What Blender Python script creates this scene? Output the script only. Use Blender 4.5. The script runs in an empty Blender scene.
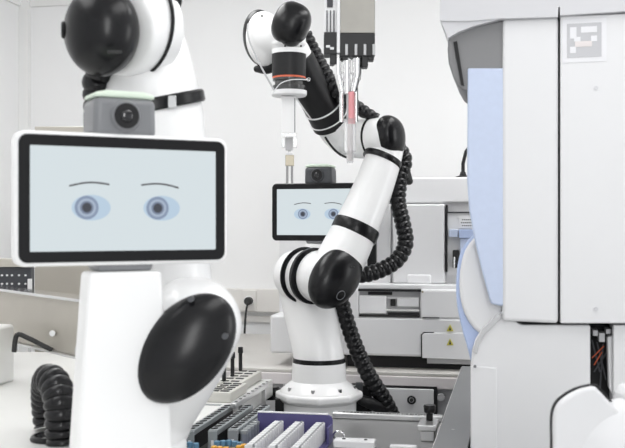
import bpy, bmesh, math, random
from mathutils import Vector, Matrix
random.seed(4)
SC = bpy.context.scene
COL = SC.collection
TH = math.radians(11.3)
CAM = Vector((0, 0, 1.46))
F = Vector((-math.sin(TH), math.cos(TH), 0)); R = Vector((math.cos(TH), math.sin(TH), 0)); U = Vector((0, 0, 1))

def W(px, py, d):
    return CAM + F*d + R*((px-312.5)/1000*d) + U*((224-py)/1000*d)
def ray(px, py): return F + R*((px-312.5)/1000) + U*((224-py)/1000)
def HY(px, py, Y):
    r = ray(px, py); return CAM + r*(Y/r.y)
def HZ(px, py, z):
    r = ray(px, py); return CAM + r*((z-CAM.z)/r.z)
def CD(x, y, d):                      # direction given as right, up, towards the viewer
    return (R*x + U*y - F*d).normalized()

# ------------------------------------------------------------------ materials
def mat(name, col, rough=.4, metal=0, spec=.5, noise=0, nscale=30, trans=0, ior=1.45, emit=None, estr=1, bump=0, coat=0, alpha=1):
    m = bpy.data.materials.new(name); m.use_nodes = True
    nt = m.node_tree; b = nt.nodes['Principled BSDF']
    b.inputs['Base Color'].default_value = (*col, 1)
    b.inputs['Roughness'].default_value = rough; b.inputs['Metallic'].default_value = metal
    b.inputs['Specular IOR Level'].default_value = spec; b.inputs['Transmission Weight'].default_value = trans
    b.inputs['IOR'].default_value = ior; b.inputs['Coat Weight'].default_value = coat; b.inputs['Alpha'].default_value = alpha
    if emit:
        b.inputs['Emission Color'].default_value = (*emit, 1); b.inputs['Emission Strength'].default_value = estr
    tc = nt.nodes.new('ShaderNodeTexCoord'); n = nt.nodes.new('ShaderNodeTexNoise')
    n.inputs['Scale'].default_value = nscale; n.inputs['Detail'].default_value = 4
    nt.links.new(tc.outputs['Object'], n.inputs['Vector'])
    if noise:
        mx = nt.nodes.new('ShaderNodeMix'); mx.data_type = 'RGBA'
        mx.inputs[6].default_value = (*[c*(1-noise) for c in col], 1); mx.inputs[7].default_value = (*[min(1, c*(1+noise)) for c in col], 1)
        nt.links.new(n.outputs['Fac'], mx.inputs[0]); nt.links.new(mx.outputs[2], b.inputs['Base Color'])
    if bump:
        bp = nt.nodes.new('ShaderNodeBump'); bp.inputs['Strength'].default_value = bump; bp.inputs['Distance'].default_value = .002
        nt.links.new(n.outputs['Fac'], bp.inputs['Height']); nt.links.new(bp.outputs['Normal'], b.inputs['Normal'])
    return m
M = dict(
    wall=mat('painted_wall', (.87, .87, .87), .6, noise=.02, nscale=3),
    ceil=mat('ceiling_paint', (.86, .86, .86), .7, noise=.01),
    floor=mat('floor_vinyl', (.55, .55, .54), .4, noise=.05, nscale=12),
    trim=mat('trim_paint', (.84, .84, .83), .5, noise=.01),
    trunk=mat('trunking_plastic', (.78, .76, .73), .5, noise=.01),
    white=mat('robot_white', (.88, .88, .88), .28, noise=.008, coat=.3),
    black=mat('gloss_black', (.007, .007, .008), .27, noise=.2, spec=.38),
    blackm=mat('satin_black', (.012, .012, .013), .42, noise=.2, spec=.4),
    hose=mat('hose_black', (.007, .007, .008), .26, noise=.2, spec=.45),
    rubber=mat('dark_rubber', (.03, .03, .03), .6, noise=.1),
    bezel=mat('bezel_black', (.008, .008, .009), .3, noise=.1, spec=.3),
    grey=mat('camera_grey', (.20, .205, .215), .38, noise=.04),
    dkgrey=mat('camera_dark_grey', (.07, .073, .08), .4, noise=.04),
    green=mat('light_ring_green', (.70, .80, .68), .4, noise=.02),
    lens=mat('lens_glass', (.004, .004, .006), .06, spec=.9),
    screen=mat('lit_screen', (.02, .02, .02), .25, emit=(.68, .755, .785), estr=.86),
    eyew=mat('eye_pale_blue', (.02, .02, .02), .3, emit=(.47, .60, .73), estr=.88),
    iris=mat('eye_iris_blue', (.02, .02, .02), .3, emit=(.23, .29, .41), estr=.88),
    iris2=mat('eye_ring_blue', (.02, .02, .02), .3, emit=(.38, .46, .58), estr=.88),
    iris3=mat('eye_inner_blue', (.02, .02, .02), .3, emit=(.17, .21, .30), estr=.88),
    pupil=mat('eye_pupil', (.02, .02, .02), .3, emit=(.03, .035, .05), estr=1),
    brow=mat('eye_brow', (.02, .02, .02), .3, emit=(.035, .035, .04), estr=1),
    steel=mat('brushed_steel', (.56, .54, .50), .38, metal=.85, noise=.06, nscale=8, bump=.05),
    beige=mat('anodised_beige', (.50, .47, .42), .42, metal=.45, noise=.10, nscale=9),
    headp=mat('head_plate_steel', (.30, .29, .265), .42, metal=.4, noise=.12, nscale=25),
    alu=mat('aluminium', (.66, .66, .66), .32, metal=.9, noise=.04, nscale=20),
    chrome=mat('polished_metal', (.80, .80, .80), .14, metal=1, noise=.02),
    deck=mat('deck_steel', (.36, .36, .36), .34, metal=.8, noise=.05, nscale=10),
    slate=mat('side_cover_grey', (.22, .225, .23), .42, metal=.25, noise=.03, nscale=12),
    ana=mat('analyser_grey', (.77, .77, .78), .42, noise=.012),
    ana2=mat('analyser_light', (.82, .82, .83), .42, noise=.012),
    anad=mat('analyser_mid', (.52, .52, .53), .45, noise=.02),
    bench=mat('bench_beige', (.62, .60, .57), .4, noise=.02),
    benchw=mat('bench_front_white', (.80, .76, .76), .4, noise=.015),
    plat=mat('platform_white', (.76, .76, .74), .45, noise=.015),
    blue=mat('blue_plastic', (.44, .53, .76), .38, noise=.03, nscale=60),
    bluel=mat('pale_blue_plastic', (.53, .60, .76), .35, noise=.05, nscale=70),
    cab=mat('cabinet_white', (.73, .73, .74), .4, noise=.008),
    fascia=mat('fascia_white', (.60, .60, .62), .4, noise=.01),
    hood=mat('hood_grey', (.22, .22, .225), .5, noise=.03),
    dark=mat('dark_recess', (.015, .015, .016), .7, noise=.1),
    darkpanel=mat('slotted_panel_dark', (.05, .052, .06), .5, noise=.1),
    purple=mat('tray_purple', (.095, .085, .22), .45, noise=.06),
    cart=mat('cartridge_white', (.78, .78, .79), .4, noise=.01),
    cartg=mat('cartridge_grey', (.26, .27, .28), .4, noise=.02),
    rackg=mat('rack_grey', (.27, .29, .30), .45, noise=.04),
    rackl=mat('rack_pale_grey', (.62, .61, .57), .45, noise=.02),
    tube=mat('tube_smoke', (.22, .24, .27), .3, noise=.05),
    bcap=mat('cap_blue', (.13, .27, .40), .4, noise=.05),
    ocap=mat('cap_orange', (.80, .42, .06), .4, noise=.05),
    clear=mat('clear_plastic', (.93, .93, .94), .08, trans=.75, ior=1.25),
    pink=mat('pink_liquid', (.88, .40, .42), .3, trans=.2, ior=1.2),
    orange=mat('orange_ring', (.75, .16, .08), .4),
    smoke=mat('smoked_ring', (.07, .07, .07), .15, spec=.7),
    brass=mat('dull_brass', (.42, .38, .30), .35, metal=.7, noise=.05),
    tag=mat('marker_grey', (.53, .53, .55), .5, noise=.02),
    tagw=mat('marker_white', (.78, .78, .80), .5, noise=.01),
    tagp=mat('marker_pinkish', (.74, .69, .68), .5),
    yellow=mat('warning_yellow', (.62, .56, .10), .5),
    lamp=mat('added_lamp_diffuser', (.9, .9, .9), .5, emit=(1, 1, 1), estr=3.2),
    lamprear=mat('added_lamp_diffuser_rear', (.9, .9, .9), .5, emit=(1, 1, 1), estr=6.0),
    wire=mat('red_wire', (.6, .12, .05), .4),
)

# ------------------------------------------------------------------ object helpers
def mk(name, bm, m, parent=None, smooth=True, bevel=0, seg=2, local=False, remesh=0, smit=0, label=None):
    me = bpy.data.meshes.new(name)
    bmesh.ops.recalc_face_normals(bm, faces=bm.faces)
    bm.to_mesh(me); bm.free()
    me.materials.append(M[m] if isinstance(m, str) else m)
    o = bpy.data.objects.new(name, me); COL.objects.link(o)
    if parent:
        o.parent = parent
        if not local: o.matrix_parent_inverse = parent.matrix_basis.inverted()
    if smooth:
        for p in me.polygons: p.use_smooth = True
    if remesh:
        r = o.modifiers.new('remesh', 'REMESH'); r.mode = 'VOXEL'; r.voxel_size = remesh; r.use_smooth_shade = True
        if smit:
            s = o.modifiers.new('smooth', 'SMOOTH'); s.factor = .5; s.iterations = smit
    if bevel:
        b = o.modifiers.new('bevel', 'BEVEL'); b.width = bevel; b.segments = seg; b.limit_method = 'ANGLE'; b.angle_limit = math.radians(40)
    if smooth and not remesh:
        try: me.set_sharp_from_angle(angle=math.radians(38))
        except Exception: pass
    if label: o['label'] = label
    return o
def tag(o, label, cat, group=None):
    o['label'] = label; o['category'] = cat
    if group: o['group'] = group
    return o
def thing(name, label, cat, loc, rotz=0, group=None):
    o = bpy.data.objects.new(name, None); COL.objects.link(o)
    o.empty_display_size = .05
    o.location = loc; o.rotation_euler = (0, 0, rotz)
    o.matrix_basis = Matrix.Translation(loc) @ Matrix.Rotation(rotz, 4, 'Z')
    return tag(o, label, cat, group)
def struct(name, bm, m, bevel=0):
    o = mk(name, bm, m, smooth=False, bevel=bevel); o['kind'] = 'structure'; return o
def dup(root, loc=None, label=None, group=None):
    r = root.copy(); COL.objects.link(r)
    if loc is not None: r.location = loc
    if label: r['label'] = label
    if group: r['group'] = group
    for ch in list(root.children):
        c = ch.copy(); COL.objects.link(c); c.parent = r; c.matrix_parent_inverse = ch.matrix_parent_inverse
        for g in list(ch.children):
            d = g.copy(); COL.objects.link(d); d.parent = c; d.matrix_parent_inverse = g.matrix_parent_inverse
    return r

# ------------------------------------------------------------------ mesh helpers
def B(): return bmesh.new()
def box(bm, a, b):
    a = Vector(a); b = Vector(b)
    x0, x1 = sorted((a.x, b.x)); y0, y1 = sorted((a.y, b.y)); z0, z1 = sorted((a.z, b.z))
    v = [bm.verts.new(p) for p in ((x0,y0,z0),(x1,y0,z0),(x1,y1,z0),(x0,y1,z0),(x0,y0,z1),(x1,y0,z1),(x1,y1,z1),(x0,y1,z1))]
    for f in ((0,3,2,1),(4,5,6,7),(0,1,5,4),(1,2,6,5),(2,3,7,6),(3,0,4,7)): bm.faces.new([v[i] for i in f])
    return bm
def prism(bm, pts, off):
    off = Vector(off); a = [bm.verts.new(p) for p in pts]; b = [bm.verts.new(Vector(p)+off) for p in pts]
    bm.faces.new(a); bm.faces.new(b[::-1]); n = len(a)
    for i in range(n): bm.faces.new((a[i], b[i], b[(i+1) % n], a[(i+1) % n]))
    return bm
def catmull(P, n=8):
    P = [tuple(p) for p in P]; Q = [P[0]]+P+[P[-1]]; out = []
    for i in range(1, len(Q)-2):
        for k in range(n):
            t = k/n; p0, p1, p2, p3 = Q[i-1:i+3]
            out.append(tuple(.5*((2*b)+(-a+c)*t+(2*a-5*b+4*c-d)*t*t+(-a+3*b-3*c+d)*t**3) for a, b, c, d in zip(p0, p1, p2, p3)))
    out.append(P[-1]); return out
def sweep(bm, pts, rad, n=28, cap='flat'):
    pts = [Vector(p) for p in pts]
    if not isinstance(rad, (list, tuple)): rad = [rad]*len(pts)
    rad = list(rad)
    T = [(pts[min(i+1, len(pts)-1)]-pts[max(i-1, 0)]).normalized() for i in range(len(pts))]
    if cap == 'round':
        ex0 = []; ex1 = []
        for k in range(1, 7):
            a = math.pi/2*k/6.3
            ex0.append((pts[0]-T[0]*rad[0]*math.sin(a), rad[0]*math.cos(a), T[0]))
            ex1.append((pts[-1]+T[-1]*rad[-1]*math.sin(a), rad[-1]*math.cos(a), T[-1]))
        pts = [e[0] for e in ex0[::-1]]+pts+[e[0] for e in ex1]
        rad = [e[1] for e in ex0[::-1]]+rad+[e[1] for e in ex1]
        T = [e[2] for e in ex0[::-1]]+T+[e[2] for e in ex1]
    ref = Vector((0, 0, 1)) if abs(T[0].z) < .9 else Vector((1, 0, 0))
    u = T[0].cross(ref).normalized(); rings = []
    for p, r, t in zip(pts, rad, T):
        u = (u - t*u.dot(t)).normalized(); v = t.cross(u)
        rings.append([bm.verts.new(p+(u*math.cos(2*math.pi*k/n)+v*math.sin(2*math.pi*k/n))*r) for k in range(n)])
    for a, b in zip(rings, rings[1:]):
        for k in range(n): bm.faces.new((a[k], a[(k+1) % n], b[(k+1) % n], b[k]))
    bm.faces.new(rings[0][::-1]); bm.faces.new(rings[-1])
    return bm
def tubep(bm, P, n=28, cap='round', sub=6):
    """P: list of (px,py,d,rpx)"""
    Q = catmull(P, sub) if len(P) > 2 else P
    return sweep(bm, [W(*q[:3]) for q in Q], [q[3]*q[2]/1000 for q in Q], n, cap)
def zcyl(bm, c, prof, n=40):
    """lathe about z: prof list of (r, dz)"""
    c = Vector(c); rings = []
    for r, dz in prof:
        rings.append([bm.verts.new(c+Vector((math.cos(2*math.pi*k/n)*r, math.sin(2*math.pi*k/n)*r, dz))) for k in range(n)])
    for a, b in zip(rings, rings[1:]):
        for k in range(n): bm.faces.new((a[k], a[(k+1) % n], b[(k+1) % n], b[k]))
    bm.faces.new(rings[0][::-1]); bm.faces.new(rings[-1]); return bm
def ellip(bm, c, ax, ay, az, nu=36, nv=20):
    """centre and three semi-axis vectors"""
    mt = Matrix(((ax.x, ay.x, az.x, c.x), (ax.y, ay.y, az.y, c.y), (ax.z, ay.z, az.z, c.z), (0, 0, 0, 1)))
    bmesh.ops.create_uvsphere(bm, u_segments=nu, v_segments=nv, radius=1, matrix=mt); return bm
def sellip(bm, c, ax, ay, az, e=.8, nu=48, nv=28):
    t = bmesh.new(); bmesh.ops.create_uvsphere(t, u_segments=nu, v_segments=nv, radius=1); q = {}
    sg = lambda v: math.copysign(abs(v)**e, v)
    for v in t.verts: q[v.index] = bm.verts.new(c+ax*sg(v.co.x)+ay*sg(v.co.y)+az*sg(v.co.z)*(1))
    for f in t.faces: bm.faces.new([q[v.index] for v in f.verts])
    t.free(); return bm
def onto(c, a, b, n, la, lb):
    ln = math.sqrt(max(0, 1-la*la-lb*lb)); return c+a*la+b*lb+n*ln, (a*(la/a.length_squared)+b*(lb/b.length_squared)+n*(ln/n.length_squared)).normalized()
def disc(bm, c, axis, r, th, n=32):
    a = axis.normalized()*th/2; return sweep(bm, [c-a, c+a], [r, r], n)
def torus(bm, c, axis, R0, r, n=40, m=8):
    axis = axis.normalized(); ref = Vector((0, 0, 1)) if abs(axis.z) < .9 else Vector((1, 0, 0))
    u = axis.cross(ref).normalized(); v = axis.cross(u); rings = []
    for k in range(n):
        a = 2*math.pi*k/n; dr = u*math.cos(a)+v*math.sin(a)
        rings.append([bm.verts.new(c+dr*(R0+r*math.cos(2*math.pi*j/m))+axis*r*math.sin(2*math.pi*j/m)) for j in range(m)])
    for i in range(n):
        a, b = rings[i], rings[(i+1) % n]
        for j in range(m): bm.faces.new((a[j], a[(j+1) % m], b[(j+1) % m], b[j]))
    return bm
def hose(bm, P, pitch=.85, dip=.87, n=24):
    """ribbed conduit through (px,py,d,rpx)"""
    Q = catmull(P, 14); pts = [W(*q[:3]) for q in Q]; rr = [q[3]*q[2]/1000 for q in Q]
    L = [0]
    for a, b in zip(pts, pts[1:]): L.append(L[-1]+(b-a).length)
    step = rr[0]*pitch/6; k = 0; s = 0; op = []; orr = []; i = 0
    while s < L[-1]:
        while L[i+1] < s: i += 1
        t = (s-L[i])/(L[i+1]-L[i]); op.append(pts[i].lerp(pts[i+1], t)); r = rr[i]+(rr[i+1]-rr[i])*t
        orr.append(r*(1, 1.02, 1, .96, dip, .96)[k % 6]); k += 1; s += step
    return sweep(bm, op, orr, n)
def fbox(bm, px0, py0, px1, py1, Y, depth, anchor=None):
    """axis-aligned box whose front face (plane Y) covers the given pixels"""
    ax = px0 if anchor is None else anchor
    xa = HY(px0, 224, Y).x; xb = HY(px1, 224, Y).x; z0 = HY(ax, py0, Y).z; z1 = HY(ax, py1, Y).z
    return box(bm, (xa, Y, z0), (xb, Y+depth, z1))
def fprism(bm, pp, Y, depth, smooth=0):
    if smooth: pp = catmull(pp+[pp[0]], smooth)[:-1]
    return prism(bm, [HY(x, y, Y) for x, y in pp], (0, depth, 0))
def one(name, bm, m, label, cat, group=None, **k):
    return tag(mk(name, bm, m, **k), label, cat, group)

# ================================================================== the setting
ZD = .9
wy = 4.25
xl = HY(22, 200, wy).x
bm = box(B(), (xl-.1, wy, 0), (2.6, wy+.1, 2.8)); struct('wall_back', bm, 'wall')
bm = box(B(), (xl-.1, -1.2, 0), (xl, wy, 2.8)); struct('wall_left', bm, 'wall')
bm = box(B(), (xl-.1, -1.2, -.1), (2.6, wy+.1, 0)); struct('floor', bm, 'floor')
zs_ = HY(30, 7.5, wy).z; zc = 2.72
bm = box(B(), (xl-.1, -1.2, zc), (2.6, wy+.1, zc+.1)); struct('ceiling', bm, 'ceil')
bm = box(B(), (xl, wy-.03, 0), (xl+.045, wy, zc)); struct('trim_1', bm, 'trim')
bm = fbox(B(), 23, 289, 300, 312, wy-.04, .04, anchor=250); struct('trim_2', bm, 'trunk', bevel=.003)
bm = fbox(B(), 23, 316, 300, 322, wy-.012, .012, anchor=250); struct('trim_3', bm, 'trunk')

bm = box(B(), (xl, wy-.012, zs_), (2.6, wy, zs_+.03)); struct('trim_4', bm, 'trim', bevel=.003)
bm = box(B(), (xl, -1.2, zs_), (xl+.012, wy-.012, zs_+.03)); struct('trim_5', bm, 'trim', bevel=.003)
# ceiling lamps added out of view to brighten the room, rear pair stronger
def lamp(x, y, label, dm):
    t = thing('added_ceiling_light', label, 'light', (x, y, zc-.05))
    bm = box(B(), (x-.32, y-.62, zc-.05), (x+.32, y+.62, zc-.001)); mk('housing', bm, 'trim', t, bevel=.004)
    bm = box(B(), (x-.29, y-.59, zc-.056), (x+.29, y+.59, zc-.049)); mk('diffuser', bm, dm, t, smooth=False)
for lx, ls in ((-1.25, 'left'), (.35, 'right')):
    for ly, ln_ in ((1.2, 'front'), (2.75, 'rear')):
        lamp(lx, ly, 'added unseen ceiling light panel, %s %s one of four' % (ln_, ls), 'lamp' if ly < 2 else 'lamprear')

# wall socket and plug
soc = thing('wall_socket', 'white wall socket plate on the trunking behind the far robot arm', 'socket', HY(249, 312, wy-.05))
bm = fbox(B(), 242, 290, 256, 311, wy-.05, .01, anchor=249); mk('plate', bm, 'trunk', soc, bevel=.003)
c = HY(248.5, 301, wy-.052); bm = torus(B(), c, Vector((0, 1, 0)), .019, .003); mk('socket_ring', bm, 'trim', soc)
pl = thing('power_plug', 'black power plug with cable in the wall socket', 'plug', HY(248.5, 301, wy-.07))
bm = disc(B(), HY(248.5, 301, wy-.07), Vector((0, 1, 0)), .017, .035); mk('plug_body', bm, 'rubber', pl, bevel=.003)
bm = sweep(B(), [Vector(HY(x, y, wy-.09)) for x, y in catmull([(248, 302), (246, 312), (245, 325), (244, 345)], 6)], .0045, 10); mk('cable', bm, 'rubber', pl)

# ================================================================== bench, deck
YB = 3.139
bx0 = HY(150, 370, YB).x; bx1 = 1.35
ztop = W(378, 371.5, 3.16).z
zwell = CAM.z-.62; zfd = CAM.z-.505
bench = thing('lab_bench', 'beige topped lab bench with white front edge under the grey analyser', 'bench', (.2, YB+.4, 0))
bm = box(B(), (bx0, YB, ztop-.012), (bx1, YB+.98, ztop)); mk('worktop', bm, 'bench', bench, bevel=.003)
bm = box(B(), (bx0, YB-.004, ztop-.05), (bx1, YB+.02, ztop-.0125)); mk('front_edge', bm, 'benchw', bench, bevel=.003)
bm = box(B(), (bx0, YB+.02, zwell), (bx1, YB+.05, ztop-.05)); mk('front_panel', bm, 'anad', bench)
bm = box(B(), (bx0, YB+.05, 0), (bx1, YB+.9, ztop-.012)); mk('bench_body', bm, 'anad', bench)
# drawer with a lock
dr = thing('metal_drawer', 'grey metal drawer front with a round lock below the bench edge', 'drawer', HY(405, 412, YB-.012))
bm = fbox(B(), 366, 386, 437, 414, YB-.006, .026, anchor=411); mk('drawer_frame', bm, 'dark', dr)
bm = fbox(B(), 340, 389, 433.5, 420, YB-.014, .02, anchor=411); mk('drawer_front', bm, 'ana', dr, bevel=.002)
c = HY(411.5, 400, YB-.02); lk = mk('lock', torus(B(), c, Vector((0, 1, 0)), .011, .003), 'blackm', dr)
mk('keyway', disc(B(), c, Vector((0, 1, 0)), .0055, .010), 'rubber', lk)
c = HY(440, 398, YB-.006)
one('round_button', disc(B(), HY(441, 397, YB-.002), Vector((0, 1, 0)), .011, .02), 'anad', 'small grey round button right of the metal drawer', 'button')

zs = CAM.z-.44; xs = HZ(446, 410, zs).x
# rear well floor and front deck
bm = box(B(), (-.93, HZ(390, 416, zfd+.012).y+.015, 0), (xs-.005, YB+.015, zwell)); one('deck_base_plate', bm, 'slate', 'grey base plate carrying the far white robot arm', 'plate')
dk = thing('instrument_deck', 'brushed steel instrument deck in front of the far robot arm', 'deck', (-.1, 2.2, zfd-.1))
Yr = HZ(390, 416, zfd+.012).y
zs = CAM.z-.44; xs = HZ(446, 410, zs).x
dp = [(-.595, 1.78), (xs-.005, 1.78), (xs-.005, Yr+.01), (-.93, Yr+.01), (-.93, 2.56), (-.90, 2.52)]
mk('deck_top', prism(B(), [(x, y, zfd-.02) for x, y in dp], (0, 0, .02)), 'deck', dk, bevel=.002)
mk('deck_body', prism(B(), [(x*.98, y, 0) for x, y in dp], (0, 0, zfd-.021)), 'slate', dk)
# rail
ra = thing('ruled_rail', 'silver ruled rail along the back of the steel deck', 'rail', (0, Yr, zfd))
zr = HY(332, 412.3, Yr).z
xr0 = HY(332, 412, Yr).x; xr1 = HY(443, 412, Yr).x
bm = box(B(), (xr0, Yr, zfd), (xr1, Yr+.03, zr)); mk('rail_body', bm, 'alu', ra, bevel=.004, seg=3)
bm = B(); x = xr0+.015
while x < xr1-.05:
    w = random.uniform(.002, .006); box(bm, (x, Yr+.008, zr-.0005), (x+w, Yr+.012+random.random()*.006, zr+.0006)); x += w+random.uniform(.0015, .005)
mk('scale_marks', bm, 'rubber', ra, smooth=False)
# thumb-screw block
kb = thing('clamp_block', 'aluminium clamp block with black thumb knob on the deck right end', 'clamp', HZ(418, 440, zfd))
c = HZ(428.5, 440, zfd)
bm = box(B(), (c.x-.018, c.y-.02, zfd), (c.x+.016, c.y+.05, zfd+.025)); mk('block_base', bm, 'alu', kb, bevel=.003)
bm = box(B(), (c.x-.024, c.y-.03, zfd+.0255), (c.x+.021, c.y+.06, zfd+.04)); mk('block_top', bm, 'alu', kb, bevel=.003)
kc = W(426, 424, 2.40)
bm = zcyl(B(), (c.x+.0, c.y+.03, zfd+.04), [(.008, 0), (.008, .016), (.013, .020), (.0145, .034), (.013, .037)]); mk('thumb_knob', bm, 'black', kb)
# white bracket and small plate on deck
br = thing('mounting_bracket', 'small white bracket with two screws on the steel deck', 'bracket', HZ(355, 446, zfd))
c = HZ(355, 447, zfd)
bm = box(B(), (c.x-.047, c.y-.02, zfd), (c.x+.047, c.y+.015, zfd+.018)); mk('bracket_body', bm, 'cart', br, bevel=.003)
for s in (-.025, .025): mk('screw', disc(B(), Vector((c.x+s, c.y-.004, zfd+.0185)), U, .004, .002, 12), 'rubber', br)
mk('bracket_loop', torus(B(), Vector((c.x-.04, c.y+.02, zfd+.019)), Vector((0, 1, .3)), .012, .0028), 'chrome', br)
c = HZ(408, 449, zfd); one('deck_strip', box(B(), (c.x-.04, c.y-.015, zfd), (c.x+.02, c.y+.006, zfd+.009)), 'cart', 'flat white strip at the front of the deck by the clamp', 'strip', bevel=.002)

# right side cover (grey plate)
zs = CAM.z-.44; xs = HZ(446, 410, zs).x
sc_ = thing('side_cover', 'dark grey flat side cover running back along the deck', 'cover', (xs+.03, 2.4, 0))
bm = box(B(), (xs, 1.8, zs-.004), (xs+.068, YB-.01, zs)); mk('cover_plate', bm, 'slate', sc_, bevel=.0015)
bm = box(B(), (xs-.002, 1.8, zs-.035), (xs+.006, YB-.012, zs-.004)); mk('side_lip', bm, 'benchw', sc_)
bm = box(B(), (xs+.008, 1.82, 0), (xs+.064, YB-.02, zs-.004)); mk('cover_body', bm, 'slate', sc_)
mk('screw', disc(B(), HZ(453, 430, zs+.0005), U, .004, .002, 12), 'chrome', sc_)

# ================================================================== analyser
YA = 3.19
an = thing('lab_analyser', 'large light grey benchtop analyser behind the far robot arm', 'machine', (.2, YA+.3, ztop))
an_x1 = HY(520, 300, YA).x
def A(name, a, b, c_, d, Y, dep, m='ana', par=None, bev=.004, **k):
    return mk(name, fbox(B(), a, b, c_, d, Y, dep, **k), m, par or an, bevel=bev)
A('lower_housing', 270, 315, 520, 353, YA, .62, 'ana', bev=.008, anchor=270)
bm = box(B(), (HY(345, 360, YA).x, YA+.05, ztop), (an_x1-.03, YA+.55, HY(270, 353, YA).z)); mk('shadow_plinth', bm, 'dark', an)  # coloured near-black to stand for shade in the gap under the analyser
A('upper_left_housing', 279, 188, 384, 318, YA+.12, .45, 'ana2', anchor=279)
A('upper_housing', 372, 177.5, 525, 318, YA+.10, .50, 'ana', anchor=410)
A('top_cover', 371, 177.5, 526, 203, YA+.085, .40, 'ana2', anchor=410, bev=.006)
A('side_post', 374, 204, 391, 285, YA+.085, .03, 'ana2', anchor=385)
A('ledge', 352, 284.5, 520, 289.5, YA+.02, .10, 'ana2', anchor=400, bev=.003)
dn = A('front_door', 392.5, 204, 445, 283.5, YA+.07, .05, 'ana', anchor=410, bev=.006)
A('door_handle', 407, 274.5, 431, 284, YA+.064, .02, 'ana2', dn, anchor=410, bev=.005)
A('bay_frame', 445.6, 205, 447.4, 272, YA+.068, .05, 'dark', anchor=446, bev=0)
A('bay_lintel', 447, 211.8, 500, 213, YA+.072, .05, 'dark', anchor=446, bev=0)
A('dark_side_window', 367, 205, 376, 268, YA+.06, .03, 'black', anchor=370)
A('foot_step', 427, 356, 520, 363.5, YA+.02, .3, 'anad', anchor=427, bev=.002)
# slot with its mechanism
sl = A('sample_slot', 357.5, 290, 420, 318, YA+.018, .06, 'anad', anchor=390, bev=0)
A('slot_surround_left', 340, 289.5, 358.5, 319, YA+.0, .11, 'ana2', anchor=390, bev=.003)
A('slot_surround_right', 420, 289.5, 520, 318.5, YA+.0, .11, 'ana2', anchor=420, bev=.006)
A('slot_top_edge', 358, 289.5, 421, 291.5, YA+.0, .04, 'dark', sl, anchor=390, bev=0)
A('slot_dark_bar', 368, 292, 392, 295, YA+.012, .02, 'dark', sl, anchor=390, bev=0)
A('slot_rail', 359, 297, 419, 299, YA+.010, .02, 'alu', sl, anchor=390, bev=0)
A('slot_flap', 359, 296, 386, 314, YA+.0, .02, 'ana2', sl, anchor=390, bev=.002)
A('slot_carriage', 397, 298, 419, 306.5, YA+.006, .02, 'cart', sl, anchor=390, bev=.002)
A('slot_sensor', 390.5, 299, 395, 306, YA+.006, .02, 'dark', sl, anchor=390, bev=.001)
A('slot_lower_rail', 386, 309, 419, 311, YA+.006, .02, 'chrome', sl, anchor=390, bev=0)
A('slot_floor_edge', 359, 315.3, 419, 317, YA+.0, .02, 'rubber', sl, anchor=390, bev=0)
A('slot_drive', 388, 312.5, 419, 315, YA+.006, .02, 'dark', sl, anchor=390, bev=0)
mk('indicator', disc(B(), HY(422.5, 291.8, YA-.001), Vector((0, 1, 0)), .0035, .004, 12), 'brass', an)
# dark vent slit & lower drawer
mk('vent_slit', box(B(), HY(422.5, 317, YA-.003)-Vector((0, 0, .003)), HY(440, 317, YA+.03)+Vector((0, 0, .001))), 'dark', an)
lw = mk('lower_flap', fprism(B(), [(422, 358), (422, 335), (424, 333.2), (427, 333), (520, 333), (520, 362), (422, 358)][:-1], YA-.004, .01), 'ana2', an, bevel=.002)
mk('flap_gap', fprism(B(), [(421, 358.3), (421, 334.5), (423.5, 332), (434, 332), (434, 337), (424, 338), (424, 353), (423, 358.3)], YA-.0025, .01), 'dark', an)
for yy, lb in ((328, 'upper'), (342, 'lower')):
    st = mk('warning_sticker', fprism(B(), [(446.5, yy+3.3), (450, yy-3.4), (453.5, yy+3.3)], YA-.006, .003), 'yellow', an, label=lb+' yellow triangular warning sticker')
    mk('warning_symbol', fprism(B(), [(448.9, yy+2.3), (450, yy-1.4), (451.2, yy+2.3)], YA-.0068, .002), 'rubber', st)
# bay contents
A('bay_back', 447.6, 213, 500, 275, YA+.078, .02, 'ana', anchor=446, bev=0)
la = A('printed_label', 459, 217, 482, 228, YA+.074, .004, 'cart', anchor=446, bev=0)
bm = B()
for r_, (a, b) in enumerate(((462, 477), (461, 474), (462, 479))):
    x = a
    while x < b: fbox(bm, x, 219.2+r_*3, x+1.3, 220.2+r_*3, YA+.0735, .002, anchor=446); x += 1.9
mk('label_print', bm, 'rubber', la, smooth=False)
A('blue_latch', 449, 229.5, 458, 237, YA+.06, .02, 'bluel', anchor=446, bev=.002)
A('blue_cover', 459, 229.5, 480, 238, YA+.055, .02, 'blue', anchor=446, bev=.002)
A('blue_door', 460, 238, 480, 262, YA+.062, .02, 'bluel', anchor=446, bev=.002)
A('bay_window', 452.5, 250, 459, 268, YA+.06, .02, 'dark', anchor=446, bev=.004)
A('bay_grip', 453.5, 257, 455, 268, YA+.056, .005, 'chrome', anchor=446, bev=.001)
# antenna/cable on the analyser
ca = thing('cable_gland', 'black cable with flat base on top of the grey analyser', 'cable', HY(460, 177.5, YA+.13))
c = HY(463, 177.5, YA+.2); ztA = HY(410, 177.5, YA+.10).z
bm = zcyl(B(), (c.x, c.y, ztA), [(.030, 0), (.030, .004), (.012, .010), (.008, .022)]); mk('gland_base', bm, 'blackm', ca)
bm = sweep(B(), [Vector((c.x, c.y, ztA+.01)), Vector((c.x, c.y, ztA+.05)), Vector((c.x+.01, c.y, ztA+.09)), Vector((c.x+.04, c.y+.01, ztA+.13))], .006, 12); mk('cable_sleeve', bm, 'blackm', ca)

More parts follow.
